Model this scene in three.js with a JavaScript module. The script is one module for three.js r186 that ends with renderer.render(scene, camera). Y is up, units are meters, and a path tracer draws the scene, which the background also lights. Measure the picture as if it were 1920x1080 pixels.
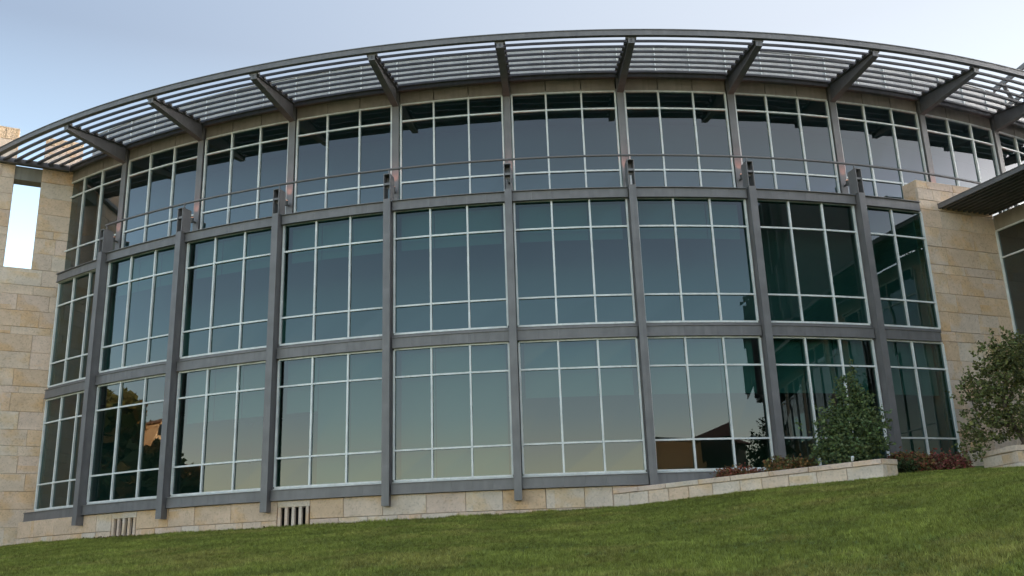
import * as THREE from 'three';
import { mergeGeometries } from 'three/addons/utils/BufferGeometryUtils.js';

// ---------------------------------------------------------------- camera, sky, sun, exposure
const scene = new THREE.Scene();
const PITCH = 0.29031, ROLL = -0.033875;            // eye at the origin, heights are metres above the eye
const camera = new THREE.PerspectiveCamera(33.55, 16 / 9, 0.1, 4000);
{
  const cp = Math.cos(PITCH), sp = Math.sin(PITCH), cr = Math.cos(ROLL), sr = Math.sin(ROLL);
  camera.position.set(0, 0, 0);
  camera.up.set(-sr, cr * cp, cr * sp);
  camera.lookAt(0, sp, -cp);
}
const renderer = new THREE.WebGLRenderer({ antialias: true });
renderer.toneMapping = THREE.LinearToneMapping;
renderer.toneMappingExposure = 4.15;
renderer.shadowMap.enabled = true;

const SUN = new THREE.Vector3(Math.cos(0.0523) * 0.985, Math.sin(0.0523), Math.cos(0.0523) * -0.17).normalize();
function skyTexture() {
  const W = 1024, H = 512, d = new Float32Array(W * H * 4), s = (a, b, x) => { const t = Math.min(1, Math.max(0, (x - a) / (b - a))); return t * t * (3 - 2 * t); };
  const mix = (a, b, t) => a.map((v, i) => v + (b[i] - v) * t);
  for (let j = 0; j < H; j++) for (let i = 0; i < W; i++) {
    const el = ((j + 0.5) / H - 0.5) * Math.PI, ph = ((i + 0.5) / W - 0.5) * 2 * Math.PI;
    const x = Math.cos(el) * Math.cos(ph), y = Math.sin(el), z = Math.cos(el) * Math.sin(ph);
    const e = Math.max(0, el * 180 / Math.PI);
    const cg = x * SUN.x + y * SUN.y + z * SUN.z, g = Math.acos(Math.min(1, Math.max(-1, cg))) * 180 / Math.PI;
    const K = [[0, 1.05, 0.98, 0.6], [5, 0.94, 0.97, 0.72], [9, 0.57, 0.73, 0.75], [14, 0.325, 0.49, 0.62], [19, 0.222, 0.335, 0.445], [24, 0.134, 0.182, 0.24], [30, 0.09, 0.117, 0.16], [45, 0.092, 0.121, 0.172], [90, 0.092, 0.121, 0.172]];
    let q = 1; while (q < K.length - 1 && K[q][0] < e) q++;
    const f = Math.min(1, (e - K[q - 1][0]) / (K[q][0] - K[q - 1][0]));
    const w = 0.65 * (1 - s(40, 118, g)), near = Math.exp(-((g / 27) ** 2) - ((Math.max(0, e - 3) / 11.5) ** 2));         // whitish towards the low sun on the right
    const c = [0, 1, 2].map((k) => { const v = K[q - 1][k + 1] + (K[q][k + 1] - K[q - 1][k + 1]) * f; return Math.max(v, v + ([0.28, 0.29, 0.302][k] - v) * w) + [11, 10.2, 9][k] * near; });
    const o = (j * W + i) * 4; d[o] = c[0]; d[o + 1] = c[1]; d[o + 2] = c[2]; d[o + 3] = 1;
  }
  const t = new THREE.DataTexture(d, W, H, THREE.RGBAFormat, THREE.FloatType);
  t.mapping = THREE.EquirectangularReflectionMapping; t.magFilter = THREE.LinearFilter; t.minFilter = THREE.LinearFilter; t.needsUpdate = true;
  return t;
}
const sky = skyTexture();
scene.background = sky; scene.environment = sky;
const sun = new THREE.DirectionalLight(new THREE.Color(1, 0.55, 0.26), 5);
sun.position.copy(SUN).multiplyScalar(250).add(new THREE.Vector3(0, 0, -25)); sun.target.position.set(0, 0, -25);
sun.castShadow = true; sun.shadow.camera.left = -160; sun.shadow.camera.right = 160; sun.shadow.camera.top = 80; sun.shadow.camera.bottom = -40; sun.shadow.camera.far = 500;
scene.add(sun); scene.add(sun.target);

// ---------------------------------------------------------------- helpers
let seed = 20240611;
const rnd = () => { seed |= 0; seed = seed + 0x6D2B79F5 | 0; let t = Math.imul(seed ^ seed >>> 15, 1 | seed); t = t + Math.imul(t ^ t >>> 7, 61 | t) ^ t; return ((t ^ t >>> 14) >>> 0) / 4294967296; };
const rr = (a, b) => a + (b - a) * rnd();
const sstep = (a, b, x) => { const t = Math.min(1, Math.max(0, (x - a) / (b - a))); return t * t * (3 - 2 * t); };
const lerp = (a, b, t) => a + (b - a) * t;
const hash2 = (x, y, s) => { let h = Math.imul(x, 374761393) ^ Math.imul(y, 668265263) ^ Math.imul(s, 2147483647 - 1234567); h = Math.imul(h ^ h >>> 13, 1274126177); return ((h ^ h >>> 16) >>> 0) / 4294967296; };
function vnoise(x, y, p, s) {                       // value noise with period p
  const xi = Math.floor(x), yi = Math.floor(y), fx = x - xi, fy = y - yi, u = fx * fx * (3 - 2 * fx), v = fy * fy * (3 - 2 * fy);
  const m = (a) => ((a % p) + p) % p, a = hash2(m(xi), m(yi), s), b = hash2(m(xi + 1), m(yi), s), c = hash2(m(xi), m(yi + 1), s), d = hash2(m(xi + 1), m(yi + 1), s);
  return a + (b - a) * u + (c - a) * v + (a - b - c + d) * u * v;
}
function fbm(x, y, p, s, oct = 5, gain = 0.5) { let a = 0, w = 1, t = 0; for (let o = 0; o < oct; o++) { a += w * vnoise(x, y, p, s + o); t += w; w *= gain; x *= 2; y *= 2; p *= 2; } return a / t; }
function tex(n, f, srgb, rep) {
  const d = new Uint8Array(n * n * 4);
  for (let j = 0; j < n; j++) for (let i = 0; i < n; i++) { const c = f(i / n, j / n), o = (j * n + i) * 4; for (let k = 0; k < 3; k++) d[o + k] = Math.max(0, Math.min(255, Math.round(255 * (Array.isArray(c) ? c[k] : c)))); d[o + 3] = 255; }
  const t = new THREE.DataTexture(d, n, n, THREE.RGBAFormat);
  t.wrapS = t.wrapT = THREE.RepeatWrapping; t.magFilter = THREE.LinearFilter; t.minFilter = THREE.LinearMipmapLinearFilter; t.generateMipmaps = true;
  if (srgb) t.colorSpace = THREE.SRGBColorSpace;
  t.repeat.set(1 / rep, 1 / rep); t.needsUpdate = true; return t;
}
class GB {                                          // gathers quads in world coordinates; build() makes one named mesh
  constructor() { this.p = []; this.n = []; this.u = []; }
  tri(a, b, c, ua, ub, uc) {
    const x1 = b[0] - a[0], y1 = b[1] - a[1], z1 = b[2] - a[2], x2 = c[0] - a[0], y2 = c[1] - a[1], z2 = c[2] - a[2];
    let nx = y1 * z2 - z1 * y2, ny = z1 * x2 - x1 * z2, nz = x1 * y2 - y1 * x2; const l = Math.hypot(nx, ny, nz) || 1; nx /= l; ny /= l; nz /= l;
    this.p.push(...a, ...b, ...c); for (let k = 0; k < 3; k++) this.n.push(nx, ny, nz); this.u.push(...ua, ...ub, ...uc);
  }
  quad(a, b, c, d, ua, ub, uc, ud) { this.tri(a, b, c, ua, ub, uc); this.tri(a, c, d, ua, uc, ud); }
  // box over the plan line a->b (a on the left seen from outside), heights h0..h1 (numbers or [at a, at b]), depths d0 (back) .. d1 (front)
  box(a, b, h0, h1, d0, d1, bev = 0, jit = 0) {
    const L = Math.hypot(b[0] - a[0], b[1] - a[1]), ux = (b[0] - a[0]) / L, uz = (b[1] - a[1]) / L, nx = -uz, nz = ux;
    const A = (v) => Array.isArray(v) ? v : [v, v]; const H0 = A(h0), H1 = A(h1), o = [rnd() * 7, rnd() * 7];
    const P = (s, t, d, eh = 0) => { const f = s / L, lo = lerp(H0[0], H0[1], f), hi = lerp(H1[0], H1[1], f), h = t ? hi - eh : lo + eh; return [a[0] + ux * s + nx * d, h, a[1] + uz * s + nz * d]; };
    const V = (s, t) => [o[0] + s, o[1] + lerp(lerp(H0[0], H0[1], s / L), lerp(H1[0], H1[1], s / L), t)];
    const e = d1 - bev;
    if (bev > 0) {
      const j = () => d1 + (jit ? rr(-jit, jit) : 0);
      const i0 = P(bev, 0, j(), bev), i1 = P(L - bev, 0, j(), bev), i2 = P(L - bev, 1, j(), bev), i3 = P(bev, 1, j(), bev), o0 = P(0, 0, e), o1 = P(L, 0, e), o2 = P(L, 1, e), o3 = P(0, 1, e);
      const v = [V(0, 0), V(L, 0), V(L, 1), V(0, 1)];
      this.quad(i0, i1, i2, i3, ...v); this.quad(o0, o1, i1, i0, v[0], v[1], v[1], v[0]); this.quad(o1, o2, i2, i1, v[1], v[2], v[2], v[1]); this.quad(o2, o3, i3, i2, v[2], v[3], v[3], v[2]); this.quad(o3, o0, i0, i3, v[3], v[0], v[0], v[3]);
    } else this.quad(P(0, 0, d1), P(L, 0, d1), P(L, 1, d1), P(0, 1, d1), V(0, 0), V(L, 0), V(L, 1), V(0, 1));
    const U = (x, y) => [o[0] + x, o[1] + y], y0 = H0[0], y1 = H1[0];
    this.quad(P(0, 1, e), P(L, 1, e), P(L, 1, d0), P(0, 1, d0), U(0, e), U(L, e), U(L, d0), U(0, d0));          // top
    this.quad(P(0, 0, d0), P(L, 0, d0), P(L, 0, e), P(0, 0, e), U(0, d0), U(L, d0), U(L, e), U(0, e));          // bottom
    this.quad(P(L, 0, e), P(L, 0, d0), P(L, 1, d0), P(L, 1, e), U(e, y0), U(d0, y0), U(d0, y1), U(e, y1));      // right end
    this.quad(P(0, 0, d0), P(0, 0, e), P(0, 1, e), P(0, 1, d0), U(d0, y0), U(e, y0), U(e, y1), U(d0, y1));      // left end
    this.quad(P(L, 0, d0), P(0, 0, d0), P(0, 1, d0), P(L, 1, d0), U(0, y0), U(L, y0), U(L, y1), U(0, y1));      // back
    return this;
  }
  // box from two 3D end points with a width across (horizontal) and section heights at both ends
  bar(p, q, w, hp, hq) { // p, q: [x,z] plan; hp, hq: [low, high] at p and at q
    const L = Math.hypot(q[0] - p[0], q[1] - p[1]), ux = (q[0] - p[0]) / L, uz = (q[1] - p[1]) / L, nx = uz * w / 2, nz = -ux * w / 2;
    return this.box([p[0] + nx, p[1] + nz], [q[0] + nx, q[1] + nz], [hp[0], hq[0]], [hp[1], hq[1]], 0, w);
  }
  geo(off) {
    const g = new THREE.BufferGeometry(), p = new Float32Array(this.p); if (off) for (let i = 0; i < p.length; i += 3) { p[i] -= off[0]; p[i + 1] -= off[1]; p[i + 2] -= off[2]; }
    g.setAttribute('position', new THREE.BufferAttribute(p, 3)); g.setAttribute('normal', new THREE.Float32BufferAttribute(this.n, 3)); g.setAttribute('uv', new THREE.Float32BufferAttribute(this.u, 2)); return g;
  }
  build(name, m, parent) { return addMesh(name, this.geo(parent.userData.base || rootBase(parent)), m, parent); }
}
function rootBase(o) { while (o.parent && o.parent !== scene) o = o.parent; return BASES.get(o) || [0, 0, 0]; }
const BASES = new Map(), counts = {};
function numbered(name) { counts[name] = (counts[name] || 0) + 1; return counts[name] === 1 ? name : name + '_' + String(counts[name] - 1).padStart(3, '0'); }
function addMesh(name, geo, m, parent) {
  const o = new THREE.Mesh(geo, m); o.name = name; o.castShadow = o.receiveShadow = true; parent.add(o); return o;
}
function thing(name, label, category, base, group) {
  const o = new THREE.Group(); o.name = numbered(name); o.position.set(...base); scene.add(o); BASES.set(o, base);
  o.userData = { label, category }; if (group) o.userData.group = group; return o;
}
function structure(o, label) { o.userData.kind = 'structure'; if (label) o.userData.label = label; return o; }

// ---------------------------------------------------------------- plan of the curved hall (fitted to the photograph)
const C1 = [1.9314, -56.9758], R1 = 30.4654, T1 = -0.54111, D1 = 0.119403;
const C2 = [2.0473, -60.3944], R2 = 32.6343, T2 = -0.50834, D2 = 0.111696, R3 = 35.3;
const lo = (k, off = 0) => { const t = T1 + D1 * k, r = R1 + off; return [C1[0] + r * Math.sin(t), C1[1] + r * Math.cos(t)]; };
const up = (k, off = 0) => { const t = T2 + D2 * k, r = R2 + off; return [C2[0] + r * Math.sin(t), C2[1] + r * Math.cos(t)]; };
const tan = (f, k, off, w) => { const a = f(k, off), t = f === lo ? T1 + D1 * k : T2 + D2 * k; return [[a[0] - Math.cos(t) * w / 2, a[1] + Math.sin(t) * w / 2], [a[0] + Math.cos(t) * w / 2, a[1] - Math.sin(t) * w / 2]]; };
function arc(gb, f, k0, k1, n, h0, h1, d0, d1) { for (let i = 0; i < n; i++) gb.box(f(lerp(k0, k1, i / n)), f(lerp(k0, k1, (i + 1) / n)), h0, h1, d0, d1); return gb; }
// stone walls: left tower plane, right pier plane
const TU = [-16.74, -33.53], TA = 62 * Math.PI / 180, TD = [Math.sin(TA), -Math.cos(TA)];
const tw = (s, off = 0) => [TU[0] + TD[0] * s - TD[1] * off, TU[1] + TD[1] * s + TD[0] * off];
const PP = [13.13, -28.655], PA = 68 * Math.PI / 180, PD = [Math.sin(PA), -Math.cos(PA)], PN = [-PD[1], PD[0]];
const pw = (s, off = 0) => [PP[0] + PD[0] * s + PN[0] * off, PP[1] + PD[1] * s + PN[1] * off];

// ---------------------------------------------------------------- materials
const stoneMap = tex(512, (u, v) => {
  const a = fbm(u * 5, v * 5, 5, 11, 6, 0.6), b = sstep(0.45, 0.72, fbm(u * 3 + 9, v * 4, 1024, 31, 5, 0.5)), f = fbm(u * 40, v * 40, 40, 5, 3), pit = sstep(0.68, 0.8, vnoise(u * 60, v * 60, 60, 77));
  const l = 0.84 + 0.16 * a + 0.06 * (f - 0.5) - 0.06 * pit; return [l, l * lerp(0.99, 0.945, b), l * lerp(0.985, 0.86, b)];
}, true, 2.3);
const stoneBump = tex(512, (u, v) => 0.62 * fbm(u * 9, v * 7, 1024, 41, 5, 0.6) + 0.38 * fbm(u * 30, v * 26, 1024, 47, 4, 0.6), false, 1.6);
const stoneMats = [[0.755, 0.59, 0.48], [0.75, 0.625, 0.54], [0.745, 0.55, 0.42], [0.74, 0.53, 0.375], [0.755, 0.58, 0.49], [0.72, 0.57, 0.48]].map((c, i) =>
  new THREE.MeshStandardMaterial({ name: 'limestone_' + i, color: new THREE.Color().setRGB(...c), map: stoneMap, bumpMap: stoneBump, bumpScale: 0.018, roughness: 0.92 }));
const stoneRoughSunTint = new THREE.MeshStandardMaterial({ name: 'limestone_split_sun_tint', color: new THREE.Color().setRGB(0.74, 0.53, 0.37), map: stoneMap, bumpMap: stoneBump, bumpScale: 0.12, roughness: 0.95 });  // rough split top course; extra orange in its colour stands in for low sunlight
const stonePick = (w) => { let t = rnd(), i = 0; while (i < w.length - 1 && t > w[i]) t -= w[i++]; return stoneMats[i]; };
const W_TOWER = [0.32, 0.1, 0.16, 0.04, 0.26, 0.12], W_BASE = [0.26, 0.28, 0.2, 0.1, 0.1, 0.06], W_PIER = [0.3, 0.06, 0.34, 0.08, 0.12, 0.1];
const mortar = new THREE.MeshStandardMaterial({ color: new THREE.Color().setRGB(0.38, 0.31, 0.25), roughness: 1, bumpMap: stoneBump, bumpScale: 0.01 });
const metalMap = tex(256, (u, v) => 0.86 + 0.16 * (fbm(u * 4, v * 4, 4, 3, 5, 0.6) - 0.5) + 0.12 * (fbm(u * 12, v * 1.5, 1024, 8, 3) - 0.5), true, 1.7);
const steelM = (r, g, b, rough = 0.5) => new THREE.MeshStandardMaterial({ color: new THREE.Color().setRGB(r, g, b), map: metalMap, roughness: rough, metalness: 0.15 });
const steel = steelM(0.225, 0.208, 0.218), lampM = steelM(0.08, 0.08, 0.08);
const alu = new THREE.MeshStandardMaterial({ color: new THREE.Color().setRGB(0.9, 0.9, 0.91), map: metalMap, roughness: 0.4, metalness: 0.0 });
const fasciaM = new THREE.MeshStandardMaterial({ color: new THREE.Color().setRGB(0.365, 0.305, 0.275), map: metalMap, roughness: 0.6, metalness: 0.1 });
const parapetM = new THREE.MeshStandardMaterial({ color: new THREE.Color().setRGB(0.5, 0.48, 0.49), map: metalMap, roughness: 0.55, metalness: 0.1 });
const paneWave = tex(64, (u, v) => vnoise(u * 2, v * 2, 2, 601), false, 1);
const glassLow = new THREE.MeshPhysicalMaterial({ name: 'glass_low', color: new THREE.Color().setRGB(0.15, 0.3, 0.285), transmission: 1, thickness: 0, roughness: 0.0, ior: 1.62, bumpMap: paneWave, bumpScale: 0.0012 });
const glassUp = new THREE.MeshPhysicalMaterial({ name: 'glass_up', color: new THREE.Color().setRGB(0.14, 0.27, 0.29), transmission: 1, thickness: 0, roughness: 0.0, ior: 2.05, bumpMap: paneWave, bumpScale: 0.0012 });
const shadeM = new THREE.MeshStandardMaterial({ color: new THREE.Color().setRGB(0.5, 0.56, 0.52), roughness: 0.95 });
const ceilM = new THREE.MeshStandardMaterial({ color: new THREE.Color().setRGB(0.5, 0.5, 0.48), roughness: 0.95 });
const carpetM = new THREE.MeshStandardMaterial({ color: new THREE.Color().setRGB(0.12, 0.12, 0.12), roughness: 1 });
const innerM = new THREE.MeshStandardMaterial({ color: new THREE.Color().setRGB(0.42, 0.43, 0.42), roughness: 0.95 });
const concreteM = new THREE.MeshStandardMaterial({ color: new THREE.Color().setRGB(0.33, 0.31, 0.29), map: metalMap, roughness: 0.9 });
const lensM = new THREE.MeshStandardMaterial({ color: new THREE.Color().setRGB(0.6, 0.4, 0.3), emissive: new THREE.Color().setRGB(1, 0.45, 0.28), emissiveIntensity: 0.7, roughness: 0.4 });

// ---------------------------------------------------------------- ground
const hbPts = [[-30, 1.38], [-15, 1.42], [-9, 1.43], [-5.6, 1.45], [0, 1.52], [2.7, 1.6], [5, 1.9], [9, 2.36], [12, 2.53], [16, 2.7], [40, 2.95]];
function hb(x) { if (x <= hbPts[0][0]) return hbPts[0][1]; for (let i = 1; i < hbPts.length; i++) if (x < hbPts[i][0]) { const a = hbPts[i - 1], b = hbPts[i]; return lerp(a[1], b[1], (x - a[0]) / (b[0] - a[0])); } return hbPts.at(-1)[1]; }
function groundH(x, z) {
  const rho = Math.hypot(x - C1[0], z - C1[1]), t = rho - R1;
  let h = hb(x) - 0.113 * Math.max(0, t - 0.2);
  h += 0.05 * (fbm(x * 0.35 + 40, z * 0.35 + 40, 4096, 91, 3) - 0.5) * sstep(0.3, 3, t);
  const flat = -1.75;
  h = lerp(h, flat, sstep(22, 34, t)); if (t < 0) h = hb(x);
  // the wooded slopes round the site
  const az = Math.atan2(z + 28, -x - 5), f = x < -5 ? 1 - sstep(0.28, 0.52, Math.abs(az)) : 0;
  h += 19 * sstep(24, 112, -x) * f;
  h += 5 * Math.exp(-(((x - 40) / 16) ** 2) - (((z - 34) / 14) ** 2));
  h += 27.7 * sstep(62, 140, x - 0.15 * Math.abs(z) * 0) * (1 - sstep(160, 260, Math.abs(z)));
  return h;
}
const grassMap = tex(1024, (u, v) => {
  const a = fbm(u * 6, v * 6, 6, 201, 5, 0.6), b = fbm(u * 60, v * 60, 60, 211, 3, 0.6), c = sstep(0.55, 0.72, fbm(u * 4, v * 4, 4, 221, 5, 0.55)), l = 0.6 + 0.5 * a + 0.5 * (b - 0.5);
  return [l * lerp(0.46, 0.56, c), l * lerp(0.53, 0.54, c), l * 0.2];
}, true, 5.5);
const lawnM = new THREE.MeshStandardMaterial({ map: grassMap, roughness: 1 });
function sheet(x0, x1, z0, z1, nx, nz, hf, m, name) {
  const p = [], u = [], idx = [];
  for (let j = 0; j <= nz; j++) for (let i = 0; i <= nx; i++) { const x = lerp(x0, x1, i / nx), z = lerp(z0, z1, j / nz); p.push(x, hf(x, z), z); u.push(x, z); }
  for (let j = 0; j < nz; j++) for (let i = 0; i < nx; i++) { const a = j * (nx + 1) + i, b = a + 1, c = a + nx + 1, d = c + 1; idx.push(a, c, b, b, c, d); }
  const g = new THREE.BufferGeometry(); g.setAttribute('position', new THREE.Float32BufferAttribute(p, 3)); g.setAttribute('uv', new THREE.Float32BufferAttribute(u, 2)); g.setIndex(idx); g.computeVertexNormals();
  return structure(addMesh(name, g, m, scene));
}
sheet(-32, 32, -50, 10, 190, 180, groundH, lawnM, 'lawn');
const hillM = new THREE.MeshStandardMaterial({ color: new THREE.Color().setRGB(0.055, 0.075, 0.025), roughness: 1, map: stoneMap });
sheet(-400, 400, -400, 400, 230, 230, (x, z) => groundH(x, z) - 0.3 * (1 - sstep(30, 60, Math.max(Math.abs(x), Math.abs(z + 20)))) - 0.05, hillM, 'hills');
sheet(-3000, 3000, -3000, 3000, 30, 30, () => -2.4, hillM, 'ground');

// ---------------------------------------------------------------- the curved glass hall
const hall = thing('glass_office_building', 'curved three storey glass office building with grey steel columns and slatted roof sunshade', 'office building', [0, 1.5, -30]);
function arcProfile(gb, f, k0, k1, n, prof) {         // a solid section [depth, height] swept along the arc
  const P = (k, q) => { const p = f(k, q[0]); return [p[0], q[1], p[1]]; }, m = prof.length;
  for (let i = 0; i < n; i++) { const a = lerp(k0, k1, i / n), b = lerp(k0, k1, (i + 1) / n); for (let j = 0; j < m; j++) { const q = prof[j], t = prof[(j + 1) % m]; gb.quad(P(a, q), P(b, q), P(b, t), P(a, t), [i, j], [i + 1, j], [i + 1, j + 0.1], [i, j + 0.1]); } }
  for (let j = 1; j + 1 < m; j++) { gb.tri(P(k1, prof[0]), P(k1, prof[j]), P(k1, prof[j + 1]), [0, 0], [0.1, 0], [0.1, 0.1]); gb.tri(P(k0, prof[0]), P(k0, prof[j + 1]), P(k0, prof[j]), [0, 0], [0.1, 0], [0.1, 0.1]); }
}
function windowUnit(f, ks, hs, glass, name = 'window', root = hall) {   // ks: plan stations of jambs and mullions, hs: heights of sill, transoms, head
  const W = 0.054, n = ks.length - 1, pts = ks.map((k) => typeof f === 'function' ? f(k) : k), fr = new GB();
  const D0 = -0.07, D1_ = 0.045;
  for (let i = 0; i < n; i++) for (const h of [hs[0], hs[3]]) fr.box(pts[i], pts[i + 1], h - W / 2, h + W / 2, D0, D1_);
  const post = (i, w, g, d0, d1) => { const a = pts[Math.max(0, i - 1)], b = pts[Math.min(n, i + 1)], L = Math.hypot(b[0] - a[0], b[1] - a[1]), u = [(b[0] - a[0]) / L, (b[1] - a[1]) / L], c = pts[i]; g.box([c[0] - u[0] * w / 2, c[1] - u[1] * w / 2], [c[0] + u[0] * w / 2, c[1] + u[1] * w / 2], hs[0] + (d1 > D1_ ? W / 2 : -W / 2), hs[3] + (d1 > D1_ ? -W / 2 : W / 2), d0, d1); };
  post(0, W, fr, D0 - 0.003, D1_ + 0.004); post(n, W, fr, D0 - 0.003, D1_ + 0.004);
  const win = fr.build(name, alu, root);
  for (let i = 1; i < n; i++) { const g = new GB(); post(i, 0.052, g, D0 + 0.002, D1_ + 0.003); g.build('mullion', alu, win); }
  for (const h of [hs[1], hs[2]]) { const g = new GB(); for (let i = 0; i < n; i++) g.box(pts[i], pts[i + 1], h - 0.025, h + 0.025, D0 + 0.004, D1_ - 0.004); g.build('transom', alu, win); }
  for (let i = 0; i < n; i++) for (let j = 0; j < 3; j++) {
    const g = new GB(), a = pts[i], b = pts[i + 1], L = Math.hypot(b[0] - a[0], b[1] - a[1]), nx = -(b[1] - a[1]) / L, nz = (b[0] - a[0]) / L;
    const q = () => -0.012 + rr(-0.003, 0.003), c = (t, h) => { const d = q(), p = t ? b : a; return [p[0] + nx * d, h, p[1] + nz * d]; };
    g.quad(c(0, hs[j]), c(1, hs[j]), c(1, hs[j + 1]), c(0, hs[j + 1]), [i * 0.37 + j * 0.21 + ks.length * hs[0], j], [i * 0.37 + j * 0.21 + ks.length * hs[0] + 0.7, j], [i * 0.37 + j * 0.21 + ks.length * hs[0] + 0.7, j + 0.12 + (hs[j + 1] - hs[j]) * 0.5], [i * 0.37 + j * 0.21 + ks.length * hs[0], j + 0.12 + (hs[j + 1] - hs[j]) * 0.5]);
    g.build('pane', glass, win);
  }
  return win;
}
const HS1 = [2.57, 3.405, 5.50, 6.315], HS2 = [6.775, 7.605, 9.709, 10.60], HS3 = [11.0, 12.044, 14.196, 14.80];
const PH1 = 0.1545, PH2 = 0.1565, EDGE = 0.041;
const rec = (k) => lo(k, -0.25);                     // the first bay stands back
for (let b = -1; b <= 7; b++) for (const hs of [HS1, HS2]) {
  if (b === -1) windowUnit(rec, [-0.905, -0.625, -0.354, -0.045], hs, glassLow);
  else if (b === 7) windowUnit(lo, [7 + EDGE, 7.347, 7.672], hs, glassLow);
  else windowUnit(lo, [b + EDGE, b + 0.5 - PH1, b + 0.5 + PH1, b + 1 - EDGE], hs, glassLow);
}
for (let b = -1; b <= 9; b++) windowUnit(up, [b === -1 ? -0.915 : b + 0.043, b + 0.5 - PH2 - (b === -1 ? 0.01 : 0), b + 0.5 + PH2 - (b === -1 ? 0.02 : 0), b + 1 - 0.043], HS3, glassUp);
// lower columns with their open topped stubs
for (let k = 0; k <= 7; k++) {
  const g = new GB(), c = (w, h0, h1, d0, d1, dx = 0) => { const [a, b] = tan(lo, k, 0, w), u = [(b[0] - a[0]) / w, (b[1] - a[1]) / w]; g.box([a[0] + u[0] * dx, a[1] + u[1] * dx], [b[0] + u[0] * dx, b[1] + u[1] * dx], h0, h1, d0, d1); };
  c(0.215, 1.885, 10.90, 0.30, 0.345); c(0.15, 1.885, 10.90, 0.02, 0.3); c(0.215, 1.885, 10.90, -0.08, 0.02);
  for (const s of [-0.096, 0.096]) c(0.024, 10.903, 11.70, -0.06, 0.33, s);
  c(0.166, 11.36, 11.43, -0.04, 0.31); c(0.215, 11.70, 11.725, -0.06, 0.33); c(0.16, 11.43, 11.70, 0.05, 0.07); c(0.16, 11.28, 11.36, 0.15, 0.17);
  g.build('column', steel, hall);
}
// spandrel beams
for (let b = -1; b <= 7; b++) {
  const k0 = b === -1 ? -0.9 : b + 0.03, k1 = b === 7 ? 7.64 : b + 0.97, F = b === -1 ? rec : lo;
  for (const [h0, h1, d] of [[2.195, 2.5, 0.19], [6.335, 6.655, 0.15], [10.58, 10.895, 0.17]]) {
    const g = new GB(), kk = b === -1 && h0 < 3 ? -1.03 : k0;
    arc(g, F, kk, k1, 6, h0 + 0.022, h1 - 0.022, -0.12, d - 0.03); arc(g, F, kk, k1, 6, h1 - 0.022, h1, -0.12, d + (h0 > 10 ? 0.03 : 0)); arc(g, F, kk, k1, 6, h0, h0 + 0.022, -0.12, d);
    g.build('beam', steel, hall);
    const s = new GB(); arc(s, F, b === -1 ? -0.9 : k0, b === 7 ? 7.68 : k1, 3, h1 + 0.002, h1 + (h0 > 10 ? 0.02 : h0 > 6 ? 0.115 : 0.04), -0.1, 0.03); if (h0 < 10) s.build('sill', h0 > 6 ? steel : alu, hall);
  }
}
// handrail over the stubs
{
  const c = new THREE.CatmullRomCurve3(Array.from({ length: 40 }, (_, i) => { const p = lo(lerp(-0.02, 8.6, i / 39), 0.15); return new THREE.Vector3(p[0], 11.93 - 1.5, p[1] + 30); }));
  addMesh('handrail', new THREE.TubeGeometry(c, 160, 0.038, 8), steel, hall);
  for (let k = 0; k <= 7; k++) { const g = new GB(), [a, b] = tan(lo, k, 0, 0.03); g.box(a, b, 11.725, 11.93, 0.13, 0.17); g.build('rail_post', steel, hall); }
}
// upper columns, fascia, parapet
for (let k = 0; k <= 10; k++) {
  const g = new GB(), c = (w, h0, h1, d0, d1) => { const [a, b] = tan(up, k, 0, w); g.box(a, b, h0, h1, d0, d1); };
  c(0.225, 10.9, 15.25, 0.09, 0.125); c(0.17, 10.9, 15.25, -0.05, 0.09);
  g.build('upper_column', steel, hall);
  // uplight on the column
  const p = up(k, 0.3), h = 11.72, gg = [];
  const body = new THREE.CylinderGeometry(0.06, 0.045, 0.17, 14); body.translate(0, 0, 0); gg.push(body);
  const arm = new THREE.BoxGeometry(0.04, 0.05, 0.2); arm.translate(0, -0.03, -0.1); const t = T2 + D2 * k; arm.rotateY(t); gg.push(arm);
  const m = mergeGeometries(gg); m.translate(p[0], h - 1.5, p[1] + 30); const lamp = addMesh('uplight', m, lampM, hall);
  const lens = new THREE.CylinderGeometry(0.052, 0.052, 0.012, 14); lens.translate(p[0], h + 0.088 - 1.5, p[1] + 30); addMesh('lamp_lens', lens, lensM, lamp);
  const sp = new THREE.SpotLight(new THREE.Color(1, 0.36, 0.22), 0.55, 6, 0.5, 0.6, 2); sp.position.set(p[0], h + 0.12, p[1]); const q = up(k, 0.12); sp.target.position.set(q[0], h + 1.1, q[1]); sp.castShadow = true; scene.add(sp); scene.add(sp.target);
}
const thirds = (b) => [b + 0.035, b + 0.5 - PH2, b + 0.5 + PH2, b + 1 - 0.035];
for (let b = -1; b <= 9; b++) {
  const ks = thirds(b); if (b === -1) { ks[0] = -0.915; ks[1] = -0.665; ks[2] = -0.365; }
  for (let i = 0; i < 3; i++) { const g = new GB(), a = up(ks[i] + (i ? 0.003 : 0)), c = up(ks[i + 1] - 0.003); g.box(a, c, 14.838, 15.24, -0.05, 0.035, 0.006); g.build('fascia_panel', fasciaM, hall); }
  if (b >= 0 || true) for (let i = 0; i < 3; i++) {
    const k0 = b === -1 ? [-0.62, -0.62, -0.365][i] : [b, ks[1], ks[2]][i], k1 = [ks[1], ks[2], b + 1][i]; if (k1 <= k0 + 0.02) continue;
    const g = new GB(); g.box(up(k0 + 0.003, -0.06), up(k1 - 0.003, -0.06), 15.43, 16.46, -0.1, 0); g.build('parapet_panel', parapetM, hall);
    const s = new GB(), [a, c] = tan(up, k1, -0.06, 0.03); s.box(a, c, 15.43, 16.45, -0.02, 0.035); s.build('seam_cover', alu, hall);
  }
}
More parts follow.
